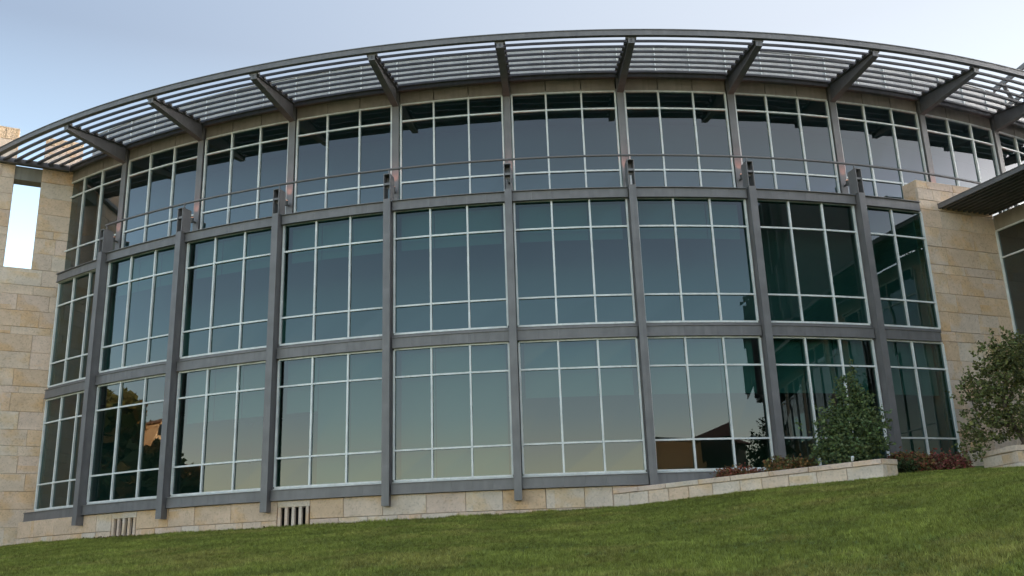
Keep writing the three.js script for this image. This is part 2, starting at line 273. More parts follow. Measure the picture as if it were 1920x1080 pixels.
{ const g = new GB(); arc(g, up, -0.62, 10, 60, 16.46, 16.5, -0.2, -0.03); g.build('parapet_coping', parapetM, hall); }
// floors, ceilings and rooms behind the glass
function deck(name, m, outer, inner, k0, k1, h0, h1) {
  const g = new GB(), n = 40, O = (i) => outer(lerp(k0, k1, i / n)), I = (i) => inner(lerp(k0, k1, i / n));
  for (let i = 0; i < n; i++) { const a = O(i), b = O(i + 1), c = I(i + 1), d = I(i), P = (p, h) => [p[0], h, p[1]];
    g.quad(P(a, h1), P(b, h1), P(c, h1), P(d, h1), a, b, c, d); g.quad(P(d, h0), P(c, h0), P(b, h0), P(a, h0), d, c, b, a); g.quad(P(a, h0), P(b, h0), P(b, h1), P(a, h1), [0, 0], [1, 0], [1, 1], [0, 1]); g.quad(P(c, h0), P(d, h0), P(d, h1), P(c, h1), [0, 0], [1, 0], [1, 1], [0, 1]); }
  return g.build(name, m, hall);
}
const back = (k) => lo(k, -9);
deck('floor_slab', carpetM, (k) => lo(k, -0.15), back, -0.9, 7.7, 2.2, 2.45);
deck('floor_slab', carpetM, (k) => lo(k, -0.15), back, -0.9, 7.7, 6.5, 6.6); deck('ceiling', ceilM, (k) => lo(k, -0.15), back, -0.9, 7.7, 6.36, 6.498);
deck('terrace_slab', concreteM, (k) => lo(k, -0.13), back, -0.9, 7.7, 10.7, 10.86); deck('ceiling', ceilM, (k) => lo(k, -0.15), back, -0.9, 7.7, 10.56, 10.698);
const upback = (k) => up(k, -9);
deck('floor_slab', carpetM, (k) => up(k, -0.08), upback, -0.91, 9.95, 10.862, 10.96);
deck('ceiling', ceilM, (k) => up(k, -0.08), upback, -0.91, 9.95, 14.82, 14.95);
deck('roof_slab', concreteM, (k) => up(k, -0.06), upback, -0.91, 9.95, 15.25, 15.42);
{ const g = new GB(); arc(g, (k) => lo(k, -8.9), -0.9, 7.7, 30, 1.2, 6.4, -0.2, 0); arc(g, (k) => lo(k, -2.2), -0.9, 7.7, 30, 6.6, 10.56, -0.2, 0); for (const k of [-0.9, 7.7]) g.bar(lo(k, -0.35), lo(k, -8.9), 0.2, [1.2, 10.6], [1.2, 10.6]); g.build('inner_wall', innerM, hall); }
{ const g = new GB(); arc(g, (k) => up(k, -2.4), -0.91, 9.95, 30, 10.96, 14.82, -0.2, 0); for (const k of [-0.93, 9.97]) g.bar(up(k, -0.1), up(k, -8.9), 0.2, [10.9, 15.3], [10.9, 15.3]); g.build('inner_wall', innerM, hall); }
// roller shades behind the glass
for (let b = 0; b <= 7; b++) {
  const e = b === 7 ? 7.64 : b + 0.93;
  for (let i = 0; i < 3; i++) {
    const k0 = lerp(b + 0.07, e, i / 3) + 0.004, k1 = lerp(b + 0.07, e, (i + 1) / 3) - 0.004;
    let low = 4.74; if (b === 3 || (b === 2 && i > 0)) low = 2.62;
    let g = new GB(); arc(g, (k) => lo(k, -0.3), k0, k1, 2, low, 6.35, -0.006, 0); if (b !== 0) g.build('roller_shade', shadeM, hall);
    g = new GB(); arc(g, (k) => lo(k, -0.3), k0, k1, 2, 9.42, 10.55, -0.006, 0); if (b < 6) g.build('roller_shade', shadeM, hall);
  }
}
// roof sunshade: rim, slats, brackets, ledger
const clipK = (r) => { for (let k = -3; k < 0; k += 0.002) { const p = up(k, r - R2), q = (p[0] - TU[0]) * -TD[1] + (p[1] - TU[1]) * TD[0]; if (q > 0.06) return k; } return -0.9; };
{
  const g = new GB(); const k0 = clipK(R3);
  arc(g, (k) => up(k, R3 - R2), k0, 10, 110, 15.268, 15.42, -0.05, -0.01); arc(g, (k) => up(k, R3 - R2), k0, 10, 110, 15.42, 15.445, -0.12, 0.015); arc(g, (k) => up(k, R3 - R2), k0, 10, 110, 15.243, 15.268, -0.12, 0.005);
  const shade = g.build('sunshade', steel, hall);
  for (let i = 0; i < 8; i++) {
    const r = 35.13 - 0.3416 * i, ks = clipK(r), dh = -0.0615 * (r - 32.7);
    for (let b = -1; b < 10; b++) {
      const a = b === -1 ? ks : b; if (a >= b + 1) continue;
      const s = new GB(), n = Math.max(1, Math.round(4 * (b + 1 - a))); arcProfile(s, (k, d) => up(k, r - R2 + d), a, b + 1, n, [[0.085, 15.395 + dh], [0.085, 15.475 + dh], [-0.085, 15.555 + dh], [-0.085, 15.475 + dh]]); s.build('slat', steel, shade);
    }
  }
  for (let k = 0; k <= 10; k++) {
    const s = new GB(), a = up(k, 0.09), t = up(k, R3 - R2 - 0.1), mid = [lerp(a[0], t[0], 0.12), lerp(a[1], t[1], 0.12)];
    s.bar(a, t, 0.05, [14.74, 15.34], [15.065, 15.185]); s.bar(a, t, 0.21, [14.71, 14.74], [15.04, 15.065]); s.bar(a, t, 0.21, [15.34, 15.37], [15.185, 15.215]);
    const e = up(k, R3 - R2 - 0.12); s.bar(e, t, 0.2, [15.066, 15.184], [15.066, 15.184]);
    for (let i = 0; i < 8; i++) { const rr0 = 35.13 - 0.3416 * i, dh = -0.0615 * (rr0 - 32.7), c0 = up(k, rr0 - R2 - 0.06), c1 = up(k, rr0 - R2 + 0.06); s.bar(c0, c1, 0.32, [15.35 + dh, 15.422 + dh], [15.35 + dh, 15.422 + dh]); }
    s.build('bracket', steel, shade);
  }
  const l = new GB(); arc(l, up, -0.91, 10, 66, 15.245, 15.42, -0.02, 0.15); l.build('ledger_beam', steel, shade);
  const w = new GB(); w.box(tw(-5), tw(-0.02), 15.20, 15.42, 0.005, 0.13); w.box(tw(-5), tw(-0.02), 15.20, 15.225, 0.13, 0.2); w.build('ledger_beam', steel, shade);
}

// ---------------------------------------------------------------- stone base wall with two vents
const baseWall = thing('stone_base_wall', 'low limestone base wall with two barred vents under the curved glass front', 'stone wall', [0, 1.4, -27]);
{
  const vents = [[0.385, 0.682], [2.078, 2.362]];
  const g = new GB(); arc(g, lo, -1.05, 0.385, 8, 0.9, 2.19, -0.45, -0.02); arc(g, lo, 0.682, 2.078, 8, 0.9, 2.19, -0.45, -0.02); arc(g, lo, 2.362, 8.4, 30, 0.9, 2.19, -0.45, -0.02); g.build('wall_core', mortar, baseWall);
  const F = (k) => lo(k, 0.06);
  const stonesRow = (h0, h1, ks) => { for (let i = 0; i + 1 < ks.length; i++) { if (vents.some((v) => ks[i] >= v[0] - 0.01 && ks[i + 1] <= v[1] + 0.01)) continue; const n = 2, m = stonePick(W_BASE), s = new GB(), gap = 0.0016; const a = F(ks[i] + gap), b = F(ks[i + 1] - gap); s.box(a, b, h0 + 0.004, h1 - 0.004, -0.1, rr(-0.004, 0.006), 0.008, 0.005); s.build('stone', m, baseWall); } };
  const row = (a, b, min, max, stops) => { const r = [a]; let k = a; const st = stops.filter((s) => s > a && s < b); while (true) { const nx = st.find((s) => s > k + 1e-6) ?? b; let w = rr(min, max); if (k + w > nx - 0.12) { k = nx; r.push(k); if (k >= b - 1e-6) break; } else { k += w; r.push(k); } } return r; };
  stonesRow(1.65, 2.19, row(-1.04, 4.7, 0.27, 0.36, [0.385, 0.682, 2.078, 2.362])); stonesRow(1.12, 1.645, row(-1.04, 4.7, 0.14, 0.3, [0.385, 0.682, 2.078, 2.362]));
  stonesRow(1.65, 2.19, row(4.7, 8.2, 0.3, 0.4, []));
  for (const [a, b] of vents) {
    const s = new GB(), P = F(a + 0.002), Q = F(b - 0.002); s.box(P, Q, 2.005, 2.186, -0.42, 0.004, 0.01); s.box(P, Q, 1.2, 1.445, -0.42, 0.012, 0.01); s.build('stone', stoneMats[1], baseWall);
    const v = new GB(); v.box(P, Q, 1.3, 2.15, -0.42, -0.4); v.box(P, F(a + 0.006), 1.3, 2.15, -0.4, -0.1); v.box(F(b - 0.006), Q, 1.3, 2.15, -0.4, -0.1); const vent = v.build('vent', new THREE.MeshStandardMaterial({ color: 0x0b0b0b, roughness: 1 }), baseWall);
    for (let i = 0; i < 5; i++) { const t = (i + 0.06) / 4.7, q = new GB(); q.box(F(lerp(a, b, t)), F(lerp(a, b, t + 0.09)), 1.447, 2.003, -0.1, -0.012, 0.008); q.build('vent_bar', stonePick([0.3, 0.3, 0, 0, 0.2, 0.2]), vent); }
  }
}

// ---------------------------------------------------------------- left stone tower
const tower = thing('stone_tower', 'tall limestone wall with a narrow open slot at the left end of the glass front', 'stone tower', [-18, 1.4, -33]);
function stoneWall(parent, P, s0, s1, courses, holes, weights, min, max, thick, topAt) {
  for (let c = 0; c + 1 < courses.length; c++) {
    const h0 = courses[c], h1 = courses[c + 1], hm = (h0 + h1) / 2;
    let spans = [[s0, s1]];
    for (const q of holes) if (hm > q[2] && hm < q[3]) spans = spans.flatMap(([a, b]) => [[a, Math.min(b, q[0])], [Math.max(a, q[1]), b]]).filter(([a, b]) => b - a > 0.04);
    for (const [a, b] of spans) {
      let s = a; while (s < b - 1e-6) {
        let w = rr(min, max) * ((h1 - h0) < 0.4 ? 0.8 : 1); if (s === a) w *= rr(0.4, 1); if (b - s - w < 0.35) w = b - s; const e = Math.min(b, s + w);
        const g = new GB(), top = topAt ? Math.min(h1, topAt((s + e) / 2)) : h1; if (top - h0 > 0.05) { g.box(P(s + (s > a ? 0.0035 : 0)), P(e - (e < b ? 0.0035 : 0)), h0 + 0.0035, top - 0.0035, -thick, rr(-0.004, 0.007), 0.01, 0.006); g.build('stone', h0 > 16.1 ? stoneRoughSunTint : stonePick(weights), parent); }
        s = e;
      }
    }
  }
}
{
  const holes = [[-1.83, -0.915, 11.22, 14.6], [-1.83, -0.915, 15.0, 20]];
  const CT = [0.9, 1.45, 2.05, 2.65, 3.25, 3.85, 4.46, 4.8, 5.37, 6.0, 6.66, 6.9, 7.52, 8.13, 8.77, 9.05, 9.65, 10.25, 10.6, 11.22, 11.85, 12.45, 12.75, 13.4, 14.05, 14.67, 15.25, 15.85, 16.2, 16.65];
  stoneWall(tower, tw, -6, 0.4, CT, [[-1.83, -0.915, 11.22, 20]], W_TOWER, 0.9, 1.9, 0.1, (s) => s > -1.3 ? 16.48 : 16.66);
  const core = new GB();
  core.box(tw(-6), tw(-1.842), 0.9, 16.6, -0.7, -0.03); core.box(tw(-0.903), tw(0.4), 0.9, 16.42, -0.7, -0.03); core.box(tw(-1.84), tw(-0.905), 0.9, 11.2, -0.69, -0.03); core.build('wall_core', mortar, tower);
  // reveals of the slot and ends of the piers, faced in stone
  for (const [s, d] of [[-1.83, -1], [-0.915, 1]]) for (let c = 0; c + 1 < CT.length; c++) {
    const h0 = CT[c], h1 = Math.min(CT[c + 1], s > -1.3 ? 16.48 : 16.66); if (s !== 0.02 && h0 < 11.2) continue; if (h1 <= h0) continue;
    const g = new GB(), a = tw(s - (d > 0 ? 0 : 0.012), -0.1), b = tw(s - (d > 0 ? 0 : 0.012), -0.72); if (d < 0) g.box(a, b, h0 + 0.004, h1 - 0.004, -0.05, 0.012); else g.box(b, a, h0 + 0.004, h1 - 0.004, -0.05, 0.002); g.build('stone', stonePick(W_TOWER), tower);
  }
  for (const [a, b, h] of [[-6, -1.83, 16.66], [-0.915, 0.4, 16.48]]) { const g = new GB(); g.box(tw(a), tw(b), h, h + 0.03, -0.72, -0.01); g.build('coping', stoneMats[0], tower); }
  const lintel = new GB(); lintel.box(tw(-1.83), tw(-0.915), 14.67, 15.2, -0.6, -0.06); lintel.build('lintel', concreteM, tower);
  const sill = new GB(); sill.box(tw(-1.829), tw(-0.916), 11.2, 11.235, -0.68, -0.005); sill.build('slot_sill', stoneMats[5], tower);
}

// ---------------------------------------------------------------- right stone pier and the office wing behind it
const pier = thing('stone_pier', 'tan limestone pier at the right end of the curved glass front', 'stone pier', [14.5, 1.6, -29.5]);
{
  const CP = [1.2, 1.8, 2.45, 3.05, 3.7, 4.3, 4.65, 5.2, 5.8, 6.4, 6.72, 7.35, 7.95, 8.6, 8.9, 9.5, 10.15, 10.75, 11.08, 11.48, 11.75];
  stoneWall(pier, pw, 0, 3.1, CP, [], W_PIER, 0.8, 1.6, 0.1);
  const g = new GB(); g.box(pw(0.012), pw(3.1), 1.2, 11.74, -0.56, -0.03); g.build('wall_core', mortar, pier);
  for (let c = 0; c + 1 < CP.length; c++) { const s = new GB(); s.box(pw(0, -0.6), pw(0, -0.1), CP[c] + 0.004, CP[c + 1] - 0.004, -0.1, 0.0, 0); s.build('stone', stonePick(W_PIER), pier); }
}
const wing = thing('office_wing', 'stone and glass office wing with a slatted entrance canopy beside the pier', 'building', [16.5, 1.6, -29]);
{
  const Q = pw(3.1), E = PN, O = (t, o = 0) => [Q[0] + E[0] * t + PD[0] * o, Q[1] + E[1] * t + PD[1] * o];
  const seg = (gb, t0, t1, h0, h1, o0, o1) => gb.box(O(t1, 0), O(t0, 0), h0, h1, -o1, -o0);   // wall faces left, towards -PD
  // (front towards the lawn: box() faces outward when run from far to near is reversed)
  const W = (gb, t0, t1, h0, h1, d0, d1) => gb.box(O(t0), O(t1), h0, h1, d0, d1);             // d positive towards the lawn side
  const top = new GB(); W(top, 0, 37, 10.33, 10.82, -0.3, 0); W(top, 37, 44, 10.33, 11.69, -5, 0); top.build('wall', new THREE.MeshStandardMaterial({ color: new THREE.Color().setRGB(0.4, 0.34, 0.29), map: metalMap, roughness: 0.9 }), wing);
  const base = new GB(); W(base, 0, 37, 0, 2.6, -0.3, 0); base.build('wall', stoneMats[0], wing);
  for (let i = 0; i < 9; i++) {
    const t0 = 0.04 + i * 4.1, t1 = t0 + 3.5, p = [0, 1, 2, 3].map((j) => O(lerp(t0, t1, j / 3)));
    windowUnit(null, p, [2.65, 4.6, 9.35, 10.28], glassUp, 'window', wing);
    if (i < 8) { const g = new GB(); W(g, t1 + 0.04, t0 + 4.06, 2.6, 10.33, -0.3, 0); g.build('wall', stoneMats[i % 3], wing); }
  }
  const inn = new GB(); W(inn, -0.5, 37, 1, 10.8, -5, -4.8); inn.bar(O(-0.6, 5), O(-0.6, 0.2), 0.2, [1, 10.8], [1, 10.8]); W(inn, -0.5, 37, 10.4, 10.6, -4.8, -0.31); W(inn, -0.5, 37, 2.4, 2.6, -4.8, -0.31); inn.build('inner_wall', innerM, wing);
  // canopy: fascia along the lawn side, slats running with it
  const c = new GB(), w = 2.34; W(c, 0.0, 38, 10.83, 10.97, w - 0.06, w); W(c, 0.0, 38, 10.97, 10.99, w - 0.1, w + 0.02); W(c, 0, 38, 10.92, 10.96, 0.0, w - 0.06);
  const canopy = c.build('canopy', steel, wing);
  for (let i = 0; i < 10; i++) { const g = new GB(), o = 0.12 + i * 0.225; W(g, 0.02, 38, 10.825, 10.9, o, o + 0.07); g.build('slat', steel, canopy); }
  const louvre = new GB(); louvre.bar([17.5, -31], [19.6, -29.2], 0.12, [15.95, 16.12], [17.3, 17.5]); louvre.bar([17.95, -31.2], [19.8, -29.7], 0.1, [15.42, 15.55], [16.4, 16.55]);
  for (const t of [0.1, 0.5, 0.9]) louvre.bar([lerp(17.56, 19.4, t), lerp(-30.9, -29.35, t)], [lerp(17.99, 19.7, t), lerp(-31.15, -29.8, t)], 0.12, [lerp(15.97, 17.2, t), lerp(16.07, 17.3, t)], [lerp(15.44, 16.4, t), lerp(15.54, 16.5, t)]);
  louvre.build('roof_louvre', steel, wing);
  const up3 = new GB(); W(up3, 18, 44, 11.7, 19, -7, w - 0.1); up3.build('upper_storey', steel, wing);
  for (let i = 0; i < 17; i++) { const g = new GB(); W(g, 18.5 + i * 1.5, 18.6 + i * 1.5, 11.8, 18.9, w - 0.1, w + 0.25); g.build('fin', steel, wing); }
}

// ---------------------------------------------------------------- planter walls
const planter = thing('planter_wall', 'long low limestone planter wall rising to the right in front of the glass', 'planter wall', [6, 1.7, -25]);
{
  const A = [2.55, -26.42], B = [8.82, -23.5], E = [9.32, -23.85], f = (t) => [lerp(A[0], B[0], t), lerp(A[1], B[1], t)], top = (t) => lerp(2.10, 2.385, t), low = (t) => lerp(1.4, 1.6, t), mid = (t) => top(t) - 0.135, joint = (t) => mid(t) - 0.34 - 0.04 * t;
  const core = new GB(); core.box(A, B, [low(0), low(1)], [mid(0), mid(1)], -0.44, -0.03); core.build('wall_core', mortar, planter);
  const rowS = (n0, n1, h0, h1, pick, d) => { let t = 0; while (t < 1 - 1e-6) { let w = rr(lerp(n0[0], n1[0], t), lerp(n0[1], n1[1], t)); if (1 - t - w < 0.05) w = 1 - t; const e = Math.min(1, t + w), g = new GB(); g.box(f(t + 0.0007), f(e - 0.0007), [h0(t) + 0.004, h0(e) + 0.004], [h1(t) - 0.004, h1(e) - 0.004], d < 0 ? -0.1 : -0.5, d < 0 ? rr(-0.004, 0.006) : d + rr(-0.003, 0.003), 0.013, 0.004); g.build(d < 0 ? 'stone' : 'cap_stone', pick(), planter); t = e; } };
  rowS([0.06, 0.08], [0.1, 0.14], joint, mid, () => stonePick(W_BASE), -1);
  rowS([0.07, 0.14], [0.08, 0.12], low, joint, () => stonePick(W_BASE), -1);
  rowS([0.08, 0.13], [0.13, 0.16], mid, top, () => stonePick([0.5, 0.2, 0.1, 0, 0.2, 0]), 0.03);
  const e = new GB(); e.box(B, E, 1.5, joint(1), -0.1, 0, 0.012); e.build('stone', stoneMats[1], planter);
  const e2 = new GB(); e2.box(B, E, joint(1) + 0.006, mid(1), -0.1, 0.003, 0.012, 0.004); e2.build('stone', stoneMats[1], planter);
  const e3 = new GB(); e3.box([B[0] + 0.01, B[1] - 0.04], E, mid(1) + 0.004, top(1), -0.3, 0.03, 0.012, 0.004); e3.build('cap_stone', stoneMats[0], planter);
}
const planter2 = thing('planter_wall', 'short limestone planter box in front of the twisted tree on the right', 'planter wall', [12, 2, -24]);
{
  const A = [11.98, -25.0], B = [12.12, -23.55].map((v, i) => [12.13, -23.5][i]), C = [13.6, -23.9];
  for (const [p, q, m] of [[A, B, 0], [B, C, 1]]) {
    const L = Math.hypot(q[0] - p[0], q[1] - p[1]), at = (t) => [lerp(p[0], q[0], t), lerp(p[1], q[1], t)];
    for (const [a, b] of [[0, 0.55], [0.55, 1]]) {
      let g = new GB(); g.box(at(a + 0.003), at(b - 0.003), 2.19, 2.46, -0.15, 0, 0.012, 0.004); g.build('stone', stonePick([0.6, 0.2, 0.2]), planter2);
      g = new GB(); g.box(at(a + 0.003), at(b - 0.003), 1.7, 2.182, -0.15, 0.003, 0.012, 0.004); g.build('stone', stonePick([0.3, 0.6, 0.1]), planter2);
      g = new GB(); g.box(at(a + (a ? 0.003 : -0.02)), at(b - (b < 1 ? 0.003 : -0.02)), 2.468, 2.60, -0.35, 0.03, 0.012, 0.004); g.build('cap_stone', stoneMats[0], planter2);
    }
  }
  const s = new GB(); s.box([12.3, -25], [14, -25], 1.5, 2.5, 0, 1.2); s.build('soil', new THREE.MeshStandardMaterial({ color: new THREE.Color().setRGB(0.06, 0.045, 0.03), roughness: 1 }), planter2);
}
// soil of the bed behind the long planter wall
{
  const soilM = new THREE.MeshStandardMaterial({ color: new THREE.Color().setRGB(0.07, 0.05, 0.035), roughness: 1, bumpMap: stoneBump, bumpScale: 0.05 });
  const g = new GB(), n = 12; for (let i = 0; i < n; i++) { const a = i / n, b = (i + 1) / n, P = (t) => [lerp(2.9, 8.8, t), lerp(2.02, 2.28, t), lerp(-26.3, -23.8, t)], Q = (t) => { const k = lerp(5.0, 7.6, t), p = lo(k, 0.1); return [p[0], lerp(2.02, 2.5, t), p[1]]; }; g.quad(P(a), P(b), Q(b), Q(a), [0, 0], [1, 0], [1, 1], [0, 1]); }
  structure(g.build('planting_bed', soilM, scene));
}

// ---------------------------------------------------------------- plants
const leafMat = (c, name) => new THREE.MeshPhysicalMaterial({ name, color: new THREE.Color().setRGB(...c), vertexColors: true, roughness: 0.8, side: THREE.DoubleSide, transmission: 0.35, thickness: 0, specularIntensity: 0.25 });
const leafGreen = leafMat([1, 1, 1], 'leaf');
function leafCloud(n, sample, size, color, dirBias) {   // many folded leaf faces
  const p = [], nn = [], c = [], v = new THREE.Vector3(), t = new THREE.Vector3(), b = new THREE.Vector3(), nm = new THREE.Vector3();
  for (let i = 0; i < n; i++) {
    const q = sample(), s = size * rr(0.65, 1.35), col = color(q);
    t.set(rr(-1, 1), rr(-0.7, 0.9), rr(-1, 1)); if (dirBias) t.addScaledVector(dirBias(q), 1); t.normalize(); v.set(rr(-1, 1), rr(-1, 1), rr(-1, 1)); b.crossVectors(t, v).normalize(); nm.crossVectors(t, b).normalize();
    const w = 0.36, P = [[0, 0, 0], [0.5, w, 0.08], [1, 0, -0.03], [0.5, -w, 0.08]].map(([x, y, z]) => [q[0] + s * (t.x * x + b.x * y + nm.x * z), q[1] + s * (t.y * x + b.y * y + nm.y * z), q[2] + s * (t.z * x + b.z * y + nm.z * z)]);
    for (const k of [0, 1, 2, 0, 2, 3]) { p.push(...P[k]); nn.push(-nm.x, -nm.y, -nm.z); c.push(...col); }
  }
  const g = new THREE.BufferGeometry(); g.setAttribute('position', new THREE.Float32BufferAttribute(p, 3)); g.setAttribute('normal', new THREE.Float32BufferAttribute(nn, 3)); g.setAttribute('color', new THREE.Float32BufferAttribute(c, 3)); return g;
}
const inBlob = (bl) => { let tot = 0; for (const b of bl) tot += b[6] || b[3] * b[4] * b[5]; return () => { let t = rnd() * tot, b = bl[0]; for (const q of bl) { t -= q[6] || q[3] * q[4] * q[5]; if (t <= 0) { b = q; break; } } let x, y, z, r; do { x = rr(-1, 1); y = rr(-1, 1); z = rr(-1, 1); r = x * x + y * y + z * z; } while (r > 1 || r < 0.12 || rnd() > 0.45 + 0.55 * r); return [b[0] + x * b[3], b[1] + y * b[4], b[2] + z * b[5]]; }; };
const barkM = new THREE.MeshStandardMaterial({ color: new THREE.Color().setRGB(0.1, 0.075, 0.055), roughness: 1, bumpMap: stoneBump, bumpScale: 0.02 });
function limb(pts, r0, r1) {
  const c = new THREE.CatmullRomCurve3(pts.map((p) => new THREE.Vector3(...p))), n = 14, g = new THREE.TubeGeometry(c, n, 1, 7), P = g.attributes.position;
  for (let i = 0; i <= n; i++) { const q = c.getPointAt(i / n), r = lerp(r0, r1, i / n); for (let j = 0; j <= 7; j++) { const k = i * 8 + j; P.setXYZ(k, q.x + (P.getX(k) - q.x) * r, q.y + (P.getY(k) - q.y) * r, q.z + (P.getZ(k) - q.z) * r); } }
  g.computeVertexNormals(); return g;
}
const shadeOf = (base, j) => () => { const f = rr(1 - j, 1 + j); return [base[0] * f * rr(0.85, 1.15), base[1] * f, base[2] * f * rr(0.8, 1.2)]; };
function sprays(n, sample, len, per, out) { // twigs: small clusters of points, so that foliage clumps and gaps appear
  for (let i = 0; i < n; i++) { const q = sample(), d = [rr(-1, 1), rr(-0.4, 1), rr(-1, 1)], l = Math.hypot(...d); for (let k = 0; k < per; k++) { const s = rnd() * len; out.push([q[0] + d[0] / l * s + rr(-0.04, 0.04), q[1] + d[1] / l * s + rr(-0.04, 0.04), q[2] + d[2] / l * s + rr(-0.04, 0.04)]); } } return out;
}
const fromList = (L) => { let i = 0; return () => L[i++ % L.length]; };
{ // young live oak behind the planter wall
  const t = thing('young_oak_tree', 'small bushy green tree standing behind the long planter wall before the glass', 'tree', [8.55, 2.3, -24.7]);
  const B = [[-0.1, 0.35, 0, 0.6, 0.42, 0.5], [0.25, 0.6, 0.05, 0.5, 0.4, 0.45], [-0.35, 0.85, 0, 0.36, 0.3, 0.35], [0.12, 1.05, 0, 0.55, 0.38, 0.45], [0.45, 1.2, 0, 0.28, 0.22, 0.25], [-0.22, 1.35, 0, 0.3, 0.26, 0.3], [0.15, 1.55, 0, 0.4, 0.34, 0.35], [0.32, 1.75, 0, 0.2, 0.2, 0.2], [0.1, 1.95, 0, 0.24, 0.28, 0.24], [0.2, 2.3, 0, 0.12, 0.28, 0.12], [-0.8, 1.02, 0.05, 0.28, 0.1, 0.2], [0.72, 1.15, 0, 0.16, 0.3, 0.15], [-0.68, 0.3, 0.1, 0.2, 0.25, 0.2]];
  for (const b of B) { b[0] *= 1.22; b[3] *= 1.18; }
  const L = sprays(520, inBlob(B), 0.3, 16, []);
  addMesh('crown', leafCloud(L.length, fromList(L), 0.085, shadeOf([0.14, 0.185, 0.08], 0.55)), leafGreen, t);
  addMesh('trunk', mergeGeometries([limb([[0, -0.3, 0], [0.03, 0.5, 0], [0.08, 1.2, 0], [0.15, 2.1, 0]], 0.05, 0.012), limb([[0.03, 0.5, 0], [-0.3, 0.9, 0.05], [-0.7, 1.1, 0.05]], 0.022, 0.008), limb([[0.05, 0.7, 0], [0.4, 1.0, 0], [0.65, 1.3, 0]], 0.022, 0.008)]), barkM, t);
}
{ // twisted tree on the right
  const t = thing('oak_tree', 'olive green tree with a bent dark trunk growing beside the right stone pier', 'tree', [12.75, 2.4, -25.1]);
  const B = [[-0.5, 0.75, 0, 0.62, 0.42, 0.5], [-0.95, 0.35, 0.1, 0.35, 0.35, 0.35], [0.25, 0.95, 0, 0.6, 0.4, 0.5], [-0.15, 1.45, 0, 0.7, 0.35, 0.55], [-0.65, 1.9, 0.1, 0.45, 0.35, 0.4], [0.2, 2.2, 0, 0.65, 0.5, 0.55], [0.55, 2.9, 0, 0.6, 0.45, 0.5], [1.0, 2.2, 0.1, 0.8, 0.8, 0.6], [1.2, 1.2, 0.1, 0.7, 0.5, 0.6], [-0.9, 1.5, 0, 0.3, 0.3, 0.3, 0.02], [0.0, 2.65, 0, 0.45, 0.35, 0.4]];
  const L = sprays(840, inBlob(B), 0.34, 13, []);
  addMesh('crown', leafCloud(L.length, fromList(L), 0.085, shadeOf([0.17, 0.18, 0.07], 0.6)), leafGreen, t);
  const tw1 = [[0.35, -0.3, 0], [0.25, 0.1, 0], [0.45, 0.4, 0], [0.3, 0.8, 0], [0.1, 1.4, 0], [0.3, 2.4, 0]];
  addMesh('trunk', mergeGeometries([limb(tw1, 0.1, 0.02), limb([[0.42, 0.3, 0], [0.8, 0.5, 0], [1.2, 1.2, 0.1], [1.3, 2, 0.1]], 0.05, 0.015), limb([[0.55, 0.0, 0.05], [0.6, 0.35, 0.02], [0.42, 0.55, 0]], 0.05, 0.04), limb([[0.3, 0.8, 0], [-0.2, 1.0, 0], [-0.6, 1.2, 0], [-0.8, 1.9, 0]], 0.045, 0.01), limb([[0.1, 1.4, 0], [0.5, 2.0, 0], [0.6, 2.8, 0]], 0.04, 0.01), limb([[0.45, 0.2, 0], [1.0, 0.35, 0], [1.8, 0.8, 0]], 0.03, 0.015)]), barkM, t);
}
function shrub(label, base, w, h, d, n, cols, size) {
  const t = thing('shrub', label, 'shrub', base, 'low shrubs at the foot of the glass front');
  const B = [[0, h * 0.4, 0, w / 2, h * 0.45, d / 2], [-w * 0.25, h * 0.5, 0, w * 0.28, h * 0.5, d * 0.4], [w * 0.25, h * 0.5, 0, w * 0.28, h * 0.45, d * 0.4]];
  const L = sprays(n, inBlob(B), 0.2, 8, []);
  addMesh('foliage', leafCloud(L.length, fromList(L), size, () => { const c = cols[Math.floor(rnd() * cols.length)], f = rr(0.55, 1.4); return c.map((v) => v * f); }), leafGreen, t);
  const st = []; for (let i = 0; i < 9; i++) { const x = rr(-w, w) * 0.4, z = rr(-d, d) * 0.3; st.push(limb([[x * 0.5, -0.15, z * 0.5], [x * 0.8, h * 0.4, z * 0.8], [x, h * 0.85, z]], 0.008, 0.004)); }
  addMesh('stem', mergeGeometries(st), barkM, t);
}
const RED = [[0.34, 0.09, 0.07], [0.25, 0.1, 0.06], [0.28, 0.14, 0.07], [0.14, 0.12, 0.05]], RUST = [[0.28, 0.16, 0.06], [0.18, 0.16, 0.06], [0.24, 0.12, 0.06], [0.13, 0.15, 0.06]], GRN = [[0.05, 0.08, 0.03], [0.07, 0.07, 0.03]];
shrub('rusty red low shrub behind the planter wall, nearest its low end', [5.75, 2.1, -25.6], 1.0, 0.34, 0.5, 300, RED, 0.07);
shrub('brownish green shrub behind the planter wall beside the small tree', [7.1, 2.2, -25.3], 1.2, 0.45, 0.6, 380, RUST, 0.07);
shrub('dark green low shrub at the end of the planter wall', [9.75, 2.05, -24.6], 0.5, 0.35, 0.5, 200, GRN, 0.07);
shrub('dark red shrub between the planter wall and the pier', [10.2, 2.05, -25.2], 1.1, 0.62, 0.6, 420, [...RED, ...RUST], 0.07);
shrub('bright crimson shrub at the foot of the stone pier', [11.2, 2.1, -25.3], 1.1, 0.52, 0.6, 400, [[0.36, 0.1, 0.1], [0.3, 0.1, 0.09], [0.24, 0.12, 0.08], [0.16, 0.13, 0.06]], 0.07);
